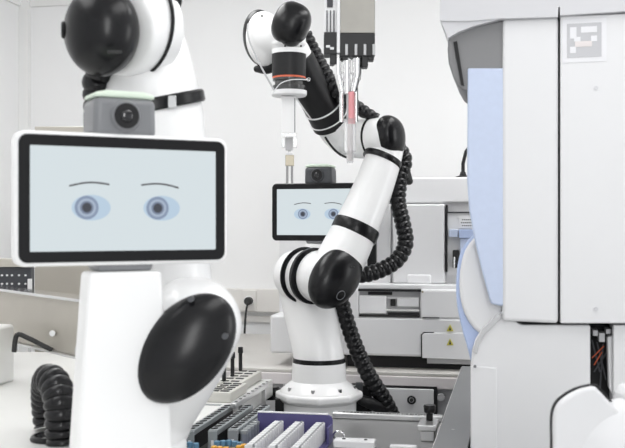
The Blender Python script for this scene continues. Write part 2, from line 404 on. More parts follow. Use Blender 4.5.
# ================================================================== kiosks (screens with eyes)
def rrect(w, h, r, n=6, cx=0, cz=0):
    out = []
    for sx, sz, a0 in ((1, 1, 0), (-1, 1, 90), (-1, -1, 180), (1, -1, 270)):
        for k in range(n+1):
            a = math.radians(a0+90*k/n); out.append((cx+sx*(w/2-r)+r*math.cos(a), cz+sz*(h/2-r)+r*math.sin(a)))
    return out
def lprism(bm, pp, y0, y1): return prism(bm, [(x, y0, z) for x, z in pp], (0, y1-y0, 0))
def ell(cx, cz, a, b, n=32): return [(cx+a*math.cos(2*math.pi*k/n), cz+b*math.sin(2*math.pi*k/n)) for k in range(n)]
def kiosk(center, rot, zbase, label, wide, headm, gaze, eyedx, pillar, rim=.0048, scl=1, eo=0):
    base = Vector((center.x, center.y, zbase)); center = base+(center-base)/scl
    t = thing('screen_stand', label, 'robot', base, rot); t.scale = (scl,)*3; cz = center.z-zbase; w, h = .287, .171
    L = dict(local=True)
    mk('screen_housing', lprism(B(), rrect(w, h, .014, cz=cz), 0, .022), 'white' if wide else 'blackm', t, bevel=.003, **L)
    fr = mk('bezel', lprism(B(), rrect(w-2*rim, h-2*rim, .011, cz=cz), -.0015, .004), 'bezel', t, **L)
    b2 = .0140
    sc = mk('display', lprism(B(), rrect(w-2*rim-2*b2, h-2*rim-2*b2, .001, cz=cz), -.0025, .003), 'screen', t, smooth=False, **L)
    for s in (-1, 1):
        ex = s*eyedx; ez = cz-.006+eo
        mk('eye', lprism(B(), ell(ex, ez, .0255, .0165), -.0030, -.002), 'eyew', sc, smooth=False, **L)
        gx = ex+gaze
        mk('iris_ring', lprism(B(), ell(gx, ez, .0155, .0152), -.0034, -.0028), 'iris', sc, smooth=False, **L)
        mk('iris', lprism(B(), ell(gx, ez, .0118, .0115), -.0037, -.0030), 'iris2', sc, smooth=False, **L)
        mk('inner_iris', lprism(B(), ell(gx, ez, .0088, .0086), -.0040, -.0032), 'iris3', sc, smooth=False, **L)
        mk('pupil', lprism(B(), ell(gx, ez, .0062, .0062), -.0043, -.0034), 'pupil', sc, smooth=False, **L)
        up = []; dn_ = []
        for k in range(13):
            q = k/12; x = ex+gaze*.4-.026+.052*q; z = cz+.0235+eo*1.2+.0035*math.sin(math.pi*q)-(.002 if s > 0 else -.002)*(q-.5)*1.4
            up.append((x, z+.0013)); dn_.append((x, z-.0009))
        mk('eyebrow', lprism(B(), up+dn_[::-1], -.0034, -.002), 'brow', sc, smooth=False, **L)
    # camera head
    z0 = cz+h/2; hw = .0425; hh = .048
    hd = mk('camera_head', B() and lprism(B(), [(-hw, z0-.004), (hw, z0-.004), (hw*.97, z0+hh), (-hw*.97, z0+hh)], .001, .062), headm, t, bevel=.009, seg=4, **L)
    mk('light_ring', lprism(B(), [(-hw*.97, z0+hh), (hw*.97, z0+hh), (hw*.93, z0+hh+.006), (hw*.6, z0+hh+.009), (-hw*.6, z0+hh+.009), (-hw*.93, z0+hh+.006)], .004, .058), 'green', hd, bevel=.003, **L)
    bmx = B(); sweep(bmx, [Vector((-.001, .010, z0+.0235)), Vector((-.001, -.004, z0+.0235))], [.026, .0185], 36); mk('lens_hood', bmx, headm, hd, **L)
    bmx = B(); sweep(bmx, [Vector((-.001, -.0035, z0+.0235)), Vector((-.001, -.0055, z0+.0235))], [.0165, .0165], 32); ln = mk('lens', bmx, 'blackm', hd, **L)
    bmx = B(); ellip(bmx, Vector((-.001, -.0055, z0+.0235)), Vector((.009, 0, 0)), Vector((0, .004, 0)), Vector((0, 0, .009)), 20, 12); mk('lens_glass', bmx, 'lens', ln, **L)
    # neck and pillar
    zb = cz-h/2
    mk('neck', lprism(B(), [(-.04, zb+.005), (.04, zb+.005), (.036, zb-.008), (-.036, zb-.008)], .004, .05), 'grey', t, bevel=.003, **L)
    pw, bw, pd = pillar
    zt = zb-.0085
    bmx = B()
    rings = []
    for z, hw2 in ((zt, pw/2), (0.0, bw/2)):
        rings.append([bmx.verts.new(p) for p in ((-hw2, .0, z), (hw2, .0, z), (hw2, pd, z), (-hw2, pd, z))])
    for k in range(4): bmx.faces.new((rings[0][k], rings[0][(k+1) % 4], rings[1][(k+1) % 4], rings[1][k]))
    bmx.faces.new(rings[0]); bmx.faces.new(rings[1][::-1])
    mk('pillar', bmx, 'white', t, bevel=.006, seg=3, **L)
    return t
zplat = CAM.z-.33
# near screen: left edge at d 1.24, right edge at d 1.38
pl_ = W(15, 199.5, 1.24); pr_ = W(227, 199.5, 1.375)
cn = (pl_+pr_)/2; rotn = math.atan2((pr_-pl_).y, (pr_-pl_).x); cn.z = W(121, 199.5, 1.305).z
kn = kiosk(cn, rotn, zplat, 'near white screen stand with big cartoon eyes and grey camera on top', True, 'grey', -.006, .0475, (.098, .135, .045), eo=-.005)
fl_ = W(272, 212.0, 3.07); fr_ = W(364.5, 212, 3.00); cf = (fl_+fr_)/2
kf = kiosk(cf, math.radians(-5), ztop if False else zwell, 'far black framed screen with cartoon eyes left of the far arm', False, 'dkgrey', .002, .047, (.085, .10, .045), rim=.003, scl=1.024)
kf.name = 'screen_stand'

# ================================================================== far robot arm
far = thing('jointed_robot', 'white jointed robot arm with glossy black caps on a flange behind the deck', 'robot', W(319, 412, 2.9)*1)
far.location.z = zwell; far.matrix_basis = Matrix.Translation(Vector((far.location.x, far.location.y, zwell)))
bc = W(319, 412, 2.9); zz = lambda y: W(319, y, 2.9).z
bm = zcyl(B(), (bc.x, bc.y, 0), [(.108, zwell), (.108, zz(401)), (.115, zz(399))], 48); mk('pedestal', bm, 'white', far)
bm = B(); pts = [(bc.x+.128*math.cos(a)*(1 if k % 2 else 1), bc.y+.128*math.sin(a), zz(399)) for k, a in enumerate([math.radians(22.5-11.3+45*i) for i in range(8)])]
prism(bm, pts, (0, 0, zz(390.5)-zz(399))); fg = mk('flange', bm, 'white', far, bevel=.008, seg=3)
bm = zcyl(B(), (bc.x, bc.y, 0), [(.114, zz(391)), (.111, zz(389)), (.088, zz(382.5)), (.079, zz(380)), (.077, zz(362))], 48); mk('base_cone', bm, 'white', far)
for k in range(8):
    a = math.radians(11.3+45*k-10); mk('bolt', disc(B(), Vector((bc.x+.101*math.cos(a), bc.y+.101*math.sin(a), zz(387)+.002)), U, .006, .010, 12), 'chrome', fg)
bm = B()
tubep(bm, [(319, 380, 2.9, 25.5), (319, 360, 2.9, 25.5), (317, 345, 2.91, 25.5), (313, 325, 2.935, 26.3), (309, 305, 2.955, 26.8), (304, 287, 2.965, 26)])
tubep(bm, [(299, 275, 2.93, 26), (330, 277, 2.82, 26)], cap='round')
mk('lower_shell', bm, 'white', far, remesh=.004, smit=14)
mk('base_band', zcyl(B(), (bc.x, bc.y, 0), [(.0765, zz(363)), (.0765, zz(357.5))], 48), 'black', far)
jx = CD(math.sin(math.radians(35)), -.05, math.cos(math.radians(35)))
def ring(px, py, d, rp, wd, ax, m='black', par=far, nm='joint_band'):
    c = W(px, py, d); r = rp*d/1000; h = ax.normalized()*wd/2
    return mk(nm, sweep(B(), [c-h*.99, c-h*.7, c+h*.7, c+h*.99], [r*.97, r, r, r*.97], 48), m, par)
ring(304, 275, 2.90, 28.2, .006, jx)
ring(313.5, 276, 2.862, 28.4, .013, jx)
# upper link
bm = B()
tubep(bm, [(333, 275, 2.82, 25), (343, 255, 2.835, 24.5), (356, 228, 2.85, 22.5), (370, 196, 2.87, 20.5), (381, 166, 2.88, 18.8), (386, 148, 2.89, 18)])
mk('upper_shell', bm, 'white', far, remesh=.004, smit=10)
ud = (W(366, 204, 2.865)-W(350, 241, 2.845))
ring(355.3, 230.3, 2.85, 24.0, .036, ud)
ring(382.5, 159.5, 2.885, 20.3, .018, ud)
# shoulder cap
ja = CD(math.sin(math.radians(35)), -.05, math.cos(math.radians(35))); jr = R*.72+U*.60; jr = (jr-ja*jr.dot(ja)).normalized(); ju = ja.cross(jr).normalized(); jr = ju.cross(ja).normalized()
cc = W(335.5, 277.5, 2.785)
cp = mk('shoulder_cap', ellip(B(), cc, jr*.098, ju*.072, ja*.052, 48, 28), 'black', far)
ju = ju if ju.z > 0 else -ju
c2, n2 = onto(cc, jr*.098, ju*.072, ja*.052, -.42, -.30)
mk('cap_emblem', torus(B(), c2, n2, .0135, .0010), 'grey', cp)
for q in ((351, 266.5), (354, 267)): mk('cap_screw', disc(B(), W(q[0], q[1], 2.752), CD(.5, .3, 1), .0022, .004, 10), 'chrome', cp)
# elbow
ea = CD(math.sin(math.radians(50)), 0, math.cos(math.radians(50)))
bm = B()
tubep(bm, [(356, 139, 2.96, 19.5), (384, 137, 2.885, 20)], cap='round')
tubep(bm, [(362, 139, 2.97, 20), (345, 135, 2.99, 20), (330, 119, 2.97, 18.5), (322, 105, 2.94, 17.5), (306, 78, 2.89, 16.5), (294, 52, 2.86, 16)])
mk('elbow_shell', bm, 'white', far, remesh=.004, smit=10)
ring(374, 137.5, 2.915, 20.9, .010, ea)
er = CD(math.cos(math.radians(50)), 0, -math.sin(math.radians(50)))
ec = mk('elbow_cap', sellip(B(), W(390.5, 136, 2.865), er*.050+U*-.010, U*.057, ea*.036, .86), 'black', far)
# forearm sleeve
sd = W(322, 105, 2.94)-W(331, 121, 2.975)
bm = B(); tubep(bm, [(331.5, 122, 2.977, 20), (322, 105, 2.94, 19), (306, 78, 2.89, 18), (297, 58, 2.86, 17)], cap='flat', n=36); sv = mk('forearm_sleeve', bm, 'blackm', far)
mk('sleeve_stripe', torus(B(), W(323, 107, 2.944), sd, .0562, .0026), 'white', sv)
mk('sleeve_stripe', torus(B(), W(328.5, 117, 2.966), sd, .0588, .0022), 'white', sv)
bm = sweep(B(), [W(295, 96, 2.865), W(303, 108, 2.885), W(311, 119, 2.91)], .0022, 10); mk('sleeve_highlight', bm, 'white', sv)  # white strand stands in for the bright edge highlight on the sleeve
bm = sweep(B(), [W(*q) for q in catmull([(325, 137, 2.93), (332, 147, 2.93), (341, 155, 2.93), (352, 159, 2.93)], 5)], .0035, 10); mk('elbow_gasket', bm, 'black', far)
# wrist
bm = B()
ellip(bm, W(265, 39, 2.87), R*.055+U*.006, U*.080-R*.008, F*.055, 36, 20)
tubep(bm, [(268, 38, 2.86, 20), (288, 34, 2.80, 17)])
tubep(bm, [(289, 22, 2.80, 17), (289, 46, 2.80, 17)], cap='flat')
tubep(bm, [(289, 22, 2.80, 17), (289, 30, 2.80, 17)], cap='round')
mk('wrist_shell', bm, 'white', far, remesh=.0035, smit=8)
mk('wrist_outer_cap', ellip(B(), W(261.0, 38, 2.895), R*.052+U*.006, U*.082-R*.010, F*.054, 36, 20), 'black', far)
bm = B(); tubep(bm, [(257, 69, 2.90, 3.5), (268, 68, 2.88, 6), (282, 60, 2.86, 6)]); mk('wrist_lower_cap', bm, 'black', far)
a_ = math.radians(-24)
cx_ = R*math.cos(a_)+U*math.sin(a_); cy_ = -R*math.sin(a_)+U*math.cos(a_)
mk('wrist_cap', sellip(B(), W(291.2, 24.2, 2.772), cx_*.0520, cy_*.0605, F*.058, .82), 'black', far)
for q in ((262, 16), (263, 37.5), (285, 46), (301, 46)): mk('wrist_screw', disc(B(), W(q[0], q[1], 2.815 if q[0] < 270 else 2.752), CD(0, 0, 1), .0028, .004, 10), 'rubber', far)
g = W(289, 50, 2.80); gz = lambda y: W(289, y, 2.80).z
mk('wrist_ring', zcyl(B(), (g.x, g.y, 0), [(.0485, gz(54.5)), (.0492, gz(50))], 40), 'white', far)
mk('wrist_drum', zcyl(B(), (g.x, g.y, 0), [(.0475, gz(77)), (.0480, gz(54.5))], 40), 'blackm', far)
mk('status_ring', zcyl(B(), (g.x, g.y, 0), [(.0465, gz(78.8)), (.0465, gz(77))], 40), 'orange', far)
mk('tool_ring', zcyl(B(), (g.x, g.y, 0), [(.043, gz(91)), (.046, gz(88)), (.046, gz(86)), (.040, gz(85)), (.040, gz(82)), (.046, gz(81)), (.046, gz(78.8))], 40), 'smoke', far)
mk('tool_flange', zcyl(B(), (g.x, g.y, 0), [(.046, gz(96.5)), (.050, gz(95)), (.050, gz(91))], 40), 'ana2', far)
mk('flange_clip', torus(B(), W(308.5, 79.5, 2.76), CD(0, 0, 1), .0045, .0013, 16), 'chrome', far)
bm = sweep(B(), [W(*q) for q in catmull([(248, 24, 2.83), (248, 36, 2.81), (255, 54, 2.79), (265, 74, 2.77), (274, 90, 2.77)], 6)], .0026, 10); mk('air_line', bm, 'anad', far)
bm = sweep(B(), [W(*q) for q in catmull([(273, 93, 2.745), (280, 84, 2.742), (290, 80, 2.74), (302, 79.5, 2.745), (309, 80, 2.76)], 6)], .0014, 8); mk('signal_wire', bm, 'cart', far)
# gripper
def cbox(bm, px0, py0, px1, py1, d, dep):
    a = W(px0, py0, d); c3 = W(px1, py1, d); e = R*(c3-a).dot(R); h = U*(c3.z-a.z)
    return prism(bm, [a, a+e, a+e+h, a+h], F*dep)
gp = mk('gripper_body', cbox(B(), 281, 96, 296, 133, 2.78, .04), 'white', far, bevel=.002)
mk('gripper_track', cbox(B(), 294.4, 98, 295.2, 132, 2.779, .003), 'grey', gp)
gc = mk('gripper_clasp', B() and cbox(B(), 281.5, 133, 296.5, 137, 2.775, .045), 'chrome', far, bevel=.001)
for a, b in ((281.5, 285), (293, 296.8)): mk('gripper_finger', cbox(B(), a, 137, b, 147.5, 2.78, .03), 'chrome', gc, bevel=.001)
mk('gripper_pad', cbox(B(), 285.5, 138, 292.5, 150, 2.785, .02), 'anad', gc, bevel=.001)
tp = thing('sample_tip', 'small brass coloured tip with two steel prongs below the gripper', 'tool', W(289.5, 181, 2.79))
mk('tip_block', cbox(B(), 285.3, 155, 294, 165.8, 2.78, .022), 'brass', tp, bevel=.001)
mk('tip_collar', cbox(B(), 286, 152.6, 293, 155, 2.78, .02), 'cart', tp, bevel=.001)
for x in (287.2, 292): mk('prong', sweep(B(), [W(x, 165.5, 2.79), W(x, 184, 2.79)], .0034, 14), 'deck', tp)
mk('tip_stem', sweep(B(), [W(289.5, 149, 2.795), W(289.5, 153, 2.795)], .004, 12), 'clear', tp)
# hoses of the far arm
def hs(P, nm='corrugated_hose', par=far, **k):
    return mk(nm, hose(B(), P, **k), 'hose', par)
hs([(304, 34, 2.93, 8), (311, 50, 2.93, 9), (322, 72, 2.91, 9.5), (337, 92, 2.90, 9), (356, 107, 2.90, 7.5), (378, 119, 2.90, 5)])
hs([(398, 146, 2.92, 7.5), (404.5, 160, 2.93, 8), (400, 180, 2.92, 8), (398, 202, 2.91, 8.2), (403, 224, 2.9, 8.2), (405.5, 243, 2.89, 8.2), (398, 259, 2.88, 8.2), (383, 269, 2.87, 8.2), (366, 274.5, 2.86, 8.2), (352, 275, 2.86, 8)])
hs([(339, 292, 2.93, 8), (346, 318, 2.94, 8), (355, 345, 2.95, 8.2), (368, 374, 2.96, 8.4), (383, 398, 2.98, 8.6), (392, 416, 3.0, 8.6)])
bm = B(); tubep(bm, [(409, 181, 2.93, 4), (405, 172, 2.93, 5.5), (401, 158, 2.93, 6)]); mk('hose_clamp', bm, 'rubber', far)
# black connector block right of the base
cb = thing('connector_block', 'black connector block with cables behind the robot flange right side', 'connector', W(368, 412, 2.98))
mk('block', cbox(B(), 352, 386, 372, 412, 3.0, .06), 'black', cb, bevel=.003)
mk('socket_face', cbox(B(), 356, 383, 363, 391, 2.995, .02), 'dkgrey', cb, bevel=.002)
bm = B(); tubep(bm, [(362, 400, 2.96, 5), (372, 404, 2.96, 6), (384, 409, 2.98, 6)]); mk('cable_end', bm, 'blackm', cb)
bm = B()
zcyl(bm, W(271, 398.5, 3.0), [(.030, 0), (.034, .008), (.034, .026), (.026, .032), (.024, .036)], 28)
one('levelling_knob', bm, 'black', 'black round knob left of the far robot flange', 'knob')
one('black_spacer', cbox(B(), 275, 399, 284, 418, 2.86, .04), 'blackm', 'black spacer block under the left of the robot flange', 'block', bevel=.002)

# ================================================================== near robot arm
D0 = 1.46
nb = W(135, 451, D0)
near = thing('jointed_robot', 'near white robot arm with large black caps behind the big screen', 'robot', Vector((nb.x, nb.y, zplat)))
mk('base_flange', zcyl(B(), (nb.x, nb.y, 0), [(.075, zplat+.0005), (.075, zplat+.012), (.071, zplat+.016)], 48), 'white', near, bevel=.002)
bm = B()
zcyl(bm, (nb.x, nb.y, 0), [(.070, zplat+.012), (.070, zplat+.06)])
tubep(bm, [(138, 428, D0+.01, 49), (142, 418, D0+.02, 50), (155, 385, 1.47, 50), (172, 355, 1.44, 50), (190, 328, 1.41, 49)], cap='flat')
tubep(bm, [(152, 396, 1.47, 50), (170, 365, 1.44, 51), (193, 325, 1.41, 49)], cap='round')
mk('lower_shell', bm, 'white', near, remesh=.004, smit=8)
bm = B()
tubep(bm, [(170, 320, 1.50, 47), (157, 250, 1.50, 52), (152, 170, 1.51, 54.5), (152, 120, 1.52, 52), (150, 75, 1.545, 45), (145, 35, 1.565, 38)])
mk('upper_shell', bm, 'white', near, remesh=.004, smit=4)
ring(152, 105, 1.515, 53.5, .019, Vector((0, 0, 1))+R*-.20+F*-.14, par=near, nm='upper_band')
mk('band_clasp', cbox(B(), 168, 95.5, 176, 107.5, 1.428, .003), 'chrome', near, bevel=.001)
# shoulder cap
phi = math.radians(51); n_ = CD(.14, .10, 1)
mj = (R*math.cos(phi)+U*math.sin(phi)); mj = (mj-n_*mj.dot(n_)).normalized(); mn = n_.cross(mj).normalized()
cs = W(186, 348, 1.338)
nc = mk('shoulder_cap', ellip(B(), cs, mj*.083, mn*.055, n_*.034, 48, 28), 'black', near)
for q, dd in (((191, 299), 1.325), ((225, 336), 1.325), ((150, 350), 1.32), ((193, 379), 1.318)):
    mk('cap_screw', disc(B(), W(q[0], q[1], dd), CD(0, 0, 1), .0042, .008, 16), 'dkgrey', nc)
# elbow joint
na = CD(-math.sin(math.radians(40)), 0, math.cos(math.radians(40)))
bm = B()
sweep(bm, [W(146, 26, 1.50), W(116, 29, 1.44)], [.073, .068], 48, 'flat')
mk('elbow_shell', bm, 'white', near, remesh=.004, smit=10)
c = W(139, 26.5, 1.485); mk('elbow_gasket', torus(B(), c, na, .0745, .0028, 64), 'black', near)
nr = CD(math.cos(math.radians(40)), 0, math.sin(math.radians(40)))
ecap = mk('elbow_cap', ellip(B(), W(101.5, 31, 1.42), nr*.058, U*.0645, na*.050, 48, 28), 'black', near)
mk('cap_plug', torus(B(), (W(101.5, 31, 1.42)-nr*.058*.60+na*.050*.80), (nr*-.60+na*.80), .0095, .0028, 32), 'blackm', ecap)
mk('plug_face', disc(B(), (W(101.5, 31, 1.42)-nr*.058*.60+na*.050*.79), (nr*-.60+na*.80), .0085, .006), 'dkgrey', ecap)
mk('cap_slot', cbox(B(), 107, 50, 121, 53, 1.357, .006), 'rubber', ecap, bevel=.001)
# forearm end at the top edge
bm = B(); tubep(bm, [(148, -60, 1.52, 30), (150, -24, 1.50, 21), (156, -12, 1.49, 19)], cap='flat'); mk('forearm_shell', bm, 'white', near)
bm = B(); tubep(bm, [(151, -18, 1.495, 20.5), (163, -1, 1.47, 19), (166, 4, 1.46, 15), (168, 7, 1.455, 7)], cap='flat'); mk('forearm_cap', bm, 'black', near)
hs([(108, 62, 1.49, 14), (98, 78, 1.50, 15), (97, 100, 1.51, 14), (98, 130, 1.52, 13), (100, 160, 1.53, 13)], par=near)
mk('hose_bracket', cbox(B(), 83, 112, 90, 128, 1.46, .02), 'blackm', near, bevel=.002)
hs([(62, 443, 1.50, 16), (61, 430, 1.50, 16), (60, 406, 1.50, 16), (56, 386, 1.52, 16), (48, 379, 1.55, 15), (44, 392, 1.58, 13), (44, 412, 1.60, 12), (46, 428, 1.60, 12)], par=near, pitch=.58, dip=.84)
mk('hose_collar', torus(B(), W(54, 438, 1.53), Vector((0, 0, 1)), .030, .006), 'black', near)

# ================================================================== left side: platform, steel parts
pg = [HZ(-150, 352, zplat), HZ(150, 352, zplat), HZ(180, 440, zplat), HZ(212, 475, zplat), HZ(235, 600, zplat), HZ(-500, 900, zplat), HZ(-700, 500, zplat)]
pf = thing('robot_platform', 'white platform top carrying the near robot and screen stand', 'platform', Vector((nb.x, nb.y, 0)))
mk('platform_top', prism(B(), pg, (0, 0, -.02)), 'plat', pf, bevel=.002)
mk('platform_body', prism(B(), [Vector((p.x*.96+nb.x*.04, p.y*.96+nb.y*.04, zplat-.021)) for p in pg], (0, 0, -(zplat-.02))), 'plat', pf)
# steel cross beam (slanting away from the viewer)
def slab(bm, p0, p1, h, th):
    p0 = Vector(p0); p1 = Vector(p1); t = (p1-p0).normalized(); nrm = Vector((-t.y, t.x, 0)).normalized()*th
    return prism(bm, [p0, p1, p1-U*h, p0-U*h], nrm)
bt = thing('steel_beam', 'wide beige steel cross beam behind the near robot at the left', 'beam', W(40, 345, 2.1))
a0 = W(-60, 282.5, 2.547); b0 = W(138, 310.8, 1.73)
b0.z = a0.z
mk('beam_plate', slab(B(), a0, b0, .105, .02), 'beige', bt, bevel=.002)
a1 = a0+U*.006-F*.012; b1 = b0+U*.006-F*.012
mk('beam_flange', slab(B(), a1, b1, .006, .05), 'chrome', bt, bevel=.001)
mk('beam_lip', slab(B(), a0-U*.105-F*.014, b0-U*.105-F*.014, .004, .03), 'alu', bt, bevel=.001)
for pe in (a0.lerp(b0, .05), a0.lerp(b0, .95)): mk('beam_leg', box(B(), (pe.x-.015, pe.y-.015, zplat), (pe.x+.015, pe.y+.015, pe.z-.09)), 'beige', bt)
q = W(53, 333, 1.99); mk('beam_bolt', disc(B(), q, CD(0, 0, 1), .006, .012, 14), 'chrome', bt)
one('back_panel', cbox(B(), 34.5, 126.5, 140, 764, 2.70, .02), 'beige', 'tall beige steel panel seen above and below the near screen', 'panel', bevel=.002)
sp = thing('terminal_strip', 'dark perforated terminal strip with white screw dots at the left edge', 'panel', W(10, 294, 2.36))
mk('strip_body', cbox(B(), -40, 267, 31, 296, 2.38, .03), 'darkpanel', sp, bevel=.002)
bm = B()
for yy in (275.3, 283.8):
    for xx in (-6, 2, 7, 12, 19, 25.5): disc(bm, W(xx, yy, 2.378), CD(0, 0, 1), .0024, .004, 10)
mk('screw_dots', bm, 'cart', sp)
mk('white_end', cbox(B(), 27.5, 279, 31, 295, 2.37, .01), 'cart', sp)
mk('strip_bracket', prism(B(), [W(-40, 290, 2.40), W(-34, 290, 2.40), Vector((*W(-34, 290, 2.40).xy, zplat)), Vector((*W(-40, 290, 2.40).xy, zplat))], F*.02), 'darkpanel', sp)
mk('beige_cap', cbox(B(), -40, 259, 30, 267, 2.37, .05), 'beige', sp, bevel=.001)
gb = thing('instrument_case', 'pale grey instrument case corner at the left edge on the platform', 'case', W(0, 400, 1.9))
q0 = HZ(-60, 410, zplat); q1 = HZ(-20, 392, zplat)
bm = box(B(), (q0.x-.1, q1.y-.12, zplat), (q1.x, q1.y+.14, zplat+.12)); mk('case_body', bm, 'plat', gb, bevel=.006)
bm = sweep(B(), [W(*q) for q in catmull([(14, 352, 2.0), (17, 335, 2.0), (28, 338, 2.0), (40, 344, 2.0), (52, 350, 2.0)], 5)], .005, 10)
one('black_cable', bm, 'rubber', 'black cable looping on the platform below the steel beam', 'cable')
bm = B(); sweep(bm, [W(82, 362, 1.40), W(82, 357, 1.40), W(82, 350, 1.40), W(83, 338, 1.40)], [.006, .009, .010, .007], 20)
mk('side_knob', bm, 'anad', kn)

# ================================================================== racks on the deck
zt = CAM.z-.457                                        # top of the cartridges
# purple tray
dpt = 2.35
a = HZ(258, 439, zfd); b = W(333, 439, 2.33)
Yp = a.y
xa = HY(257.5, 430, Yp).x; xb = HY(332.5, 430, Yp).x; zp = HY(260, 412.5, Yp).z
pt = thing('cartridge_tray', 'purple plastic tray holding rows of white cartridges', 'tray', ((xa+xb)/2, Yp, zfd))
mk('tray_back', prism(B(), [(xa, Yp, zfd+.001), (xb, Yp, zfd+.001), (xb, Yp, zp-.012), (xb-.003, Yp, zp-.004), (xb-.010, Yp, zp), (xa, Yp, zp)], (0, .006, 0)), 'purple', pt, bevel=.001)
mk('tray_rim', box(B(), (xa, Yp-.001, zp+.0002), (xb-.011, Yp+.008, zp+.0025)), 'ana2', pt)
mk('tray_floor', box(B(), (xa, Yp-.30, zfd+.001), (xb, Yp, zfd+.006)), 'purple', pt)
mk('tray_side', box(B(), (xb-.004, Yp-.05, zfd+.006), (xb, Yp, zp-.02)), 'purple', pt)
proto = None
for r_, (bx, nm) in enumerate(((279.5, 'left'), (300, 'middle'), (321, 'right'))):
    Y1 = Yp-.012; xc = HY(bx, 420, Y1).x
    for k in range(14):
        yc = Y1-.009-k*.0185
        if proto is None:
            proto = thing('sample_cartridge', '', 'cartridge', (xc, yc, zfd+.006))
            hgt = zt-zfd-.006
            bm = box(B(), (-.0110, -.0062, 0), (.0105, .0062, hgt)); mk('cartridge_body', bm, 'cart', proto, local=True, bevel=.0012)
            bm = box(B(), (.0030, -.0090, hgt-.006), (.0075, .0090, hgt+.0006)); mk('cartridge_slot', bm, 'cartg', proto, local=True)
            bm = box(B(), (-.0155, -.0045, hgt-.022), (-.0109, .0045, hgt-.004)); mk('cartridge_tab', bm, 'cart', proto, local=True, bevel=.0006)
            o = proto
        else: o = dup(proto, (xc, yc, zfd+.006))
        o['label'] = 'white upright cartridge in the %s row of the purple tray' % nm
        o['group'] = 'white cartridges, %s row' % nm
# slim dark racks
racks = []
def rack(xf, xw, y0, y1, ztp, label, kind):
    t = thing('tube_rack', label, 'rack', (xf, (y0+y1)/2, zfd))
    mk('rack_body', box(B(), (xf-xw/2, y0, zfd), (xf+xw/2, y1, ztp-.012)), 'blackm', t, bevel=.001)
    mk('rack_top', box(B(), (xf-xw/2, y0-.001, ztp-.012), (xf+xw/2, y1, ztp)), 'rackg', t, bevel=.0015)
    mk('rack_front', box(B(), (xf-xw/2, y0-.004, zfd), (xf+xw/2, y0, ztp-.002)), 'rackg' if kind != 'clear' else 'cartg', t, bevel=.001)
    mk('front_label', box(B(), (xf-.003, y0-.0048, ztp-.035), (xf+.003, y0-.0035, ztp-.022)), 'cart', t)
    n = 11
    for k in range(n):
        yk = y0+.012+(y1-y0-.024)*k/(n-1)
        mk('slot', prism(B(), [(xf-.007, yk-.006, ztp+.0004), (xf+.002, yk-.003, ztp+.0004), (xf+.007, yk+.005, ztp+.0004), (xf+.001, yk+.006, ztp+.0004)], (0, 0, .0022)), 'rubber', t, smooth=False)
    return t
def cx(px, py, z): return HZ(px, py, z)
f1 = cx(190, 430, zt); e1 = cx(228, 405, zt); rack((f1.x), .021, f1.y, e1.y, zt, 'slim grey topped tube rack nearest the near robot', 'dark')
f2 = cx(213, 430, zt); rack((f2.x), .021, f2.y, f2.y+.31, zt, 'slim grey topped tube rack second from the near robot', 'dark')
f3 = cx(235, 429, zt); rack((f3.x-.004), .024, f3.y, f3.y+.30, zt, 'slim tube rack with pale front beside the purple tray', 'clear')
# smoke coloured tubes right of rack three
tb = None
for k in range(10):
    loc = (f3.x+.018, f3.y+.010+k*.026, zfd)
    if tb is None:
        tb = thing('sample_tube', 'smoky grey sample tube between pale fronted rack and purple tray', 'tube', loc, group='smoky tubes beside the tray')
        hgt = zt-zfd-.004
        mk('tube_body', sweep(B(), [Vector((0, 0, 0)), Vector((0, 0, hgt-.008))], .0085, 16), 'tube', tb, local=True)
        mk('tube_cap', sweep(B(), [Vector((0, 0, hgt-.008)), Vector((0, 0, hgt))], .0095, 16), 'rackg', tb, local=True, bevel=.001)
    else: dup(tb, loc)
# coloured caps in the front
vb = {}
for i, (px, py, c_) in enumerate([(184, 442, 'b'), (190, 442, 'b'), (196, 443, 'b'), (217, 441, 'b'), (223, 440.5, 'b'), (229, 440, 'b'), (235, 441, 'b'), (240, 442, 'b'), (186, 448, 'b'), (193, 449, 'b'),
                                  (214, 446, 'o'), (220, 446.5, 'o'), (226, 447, 'o'), (233, 448, 'o'), (239, 445.5, 'o'), (244, 444, 'o')]):
    zc_ = CAM.z-.475; p = HZ(px, py, zc_)
    nm = 'blue' if c_ == 'b' else 'orange'
    loc = (p.x, p.y, zfd)
    side = 'left cluster, by the near robot' if px < 200 else 'right cluster, below the slim racks'
    lb = 'small %s capped vial in the %s' % (nm, side); gr = '%s vials %s' % (nm, side)
    if c_ not in vb:
        t = thing('capped_vial', lb, 'vial', loc, group=gr); vb[c_] = t; hh = zc_-zfd
        mk('vial_body', sweep(B(), [Vector((0, 0, 0)), Vector((0, 0, hh-.012))], .0055, 14), 'tube', t, local=True)
        mk('vial_cap', sweep(B(), [Vector((0, 0, hh-.012)), Vector((0, 0, hh))], .0065, 14), c_+'cap', t, local=True, bevel=.001)
    else: dup(vb[c_], loc, lb, gr)
# grey racks farther back with black rods
zg = CAM.z-.43
def grack(pxa, pya, pxb, pyb, pxc, label):
    A_ = HZ(pxa, pya, zg); B_ = HZ(pxb, pyb, zg); x1 = HZ(pxc, pya, zg).x
    t = thing('block_rack', label, 'rack', (A_.x, A_.y, zg-.026))
    mk('block_body', box(B(), (A_.x, A_.y, zg-.026), (x1, B_.y, zg)), 'rackl', t, bevel=.002)
    n = 5
    for c0 in range(2):
        for k in range(n):
            yk = A_.y+.02+(B_.y-A_.y-.04)*k/(n-1); xk = A_.x+(x1-A_.x)*(.28+.42*c0)
            mk('slot', box(B(), (xk-.012, yk-.006, zg+.0004), (xk+.010, yk+.004, zg+.0020)), 'rubber', t, smooth=False)
    return A_, B_, x1
r1 = grack(206, 392, 221, 382.3, 232, 'front grey block rack with black slots left of the far arm')
r2 = grack(216.5, 382, 236, 370, 242.5, 'rear grey block rack with black slots left of the far arm')
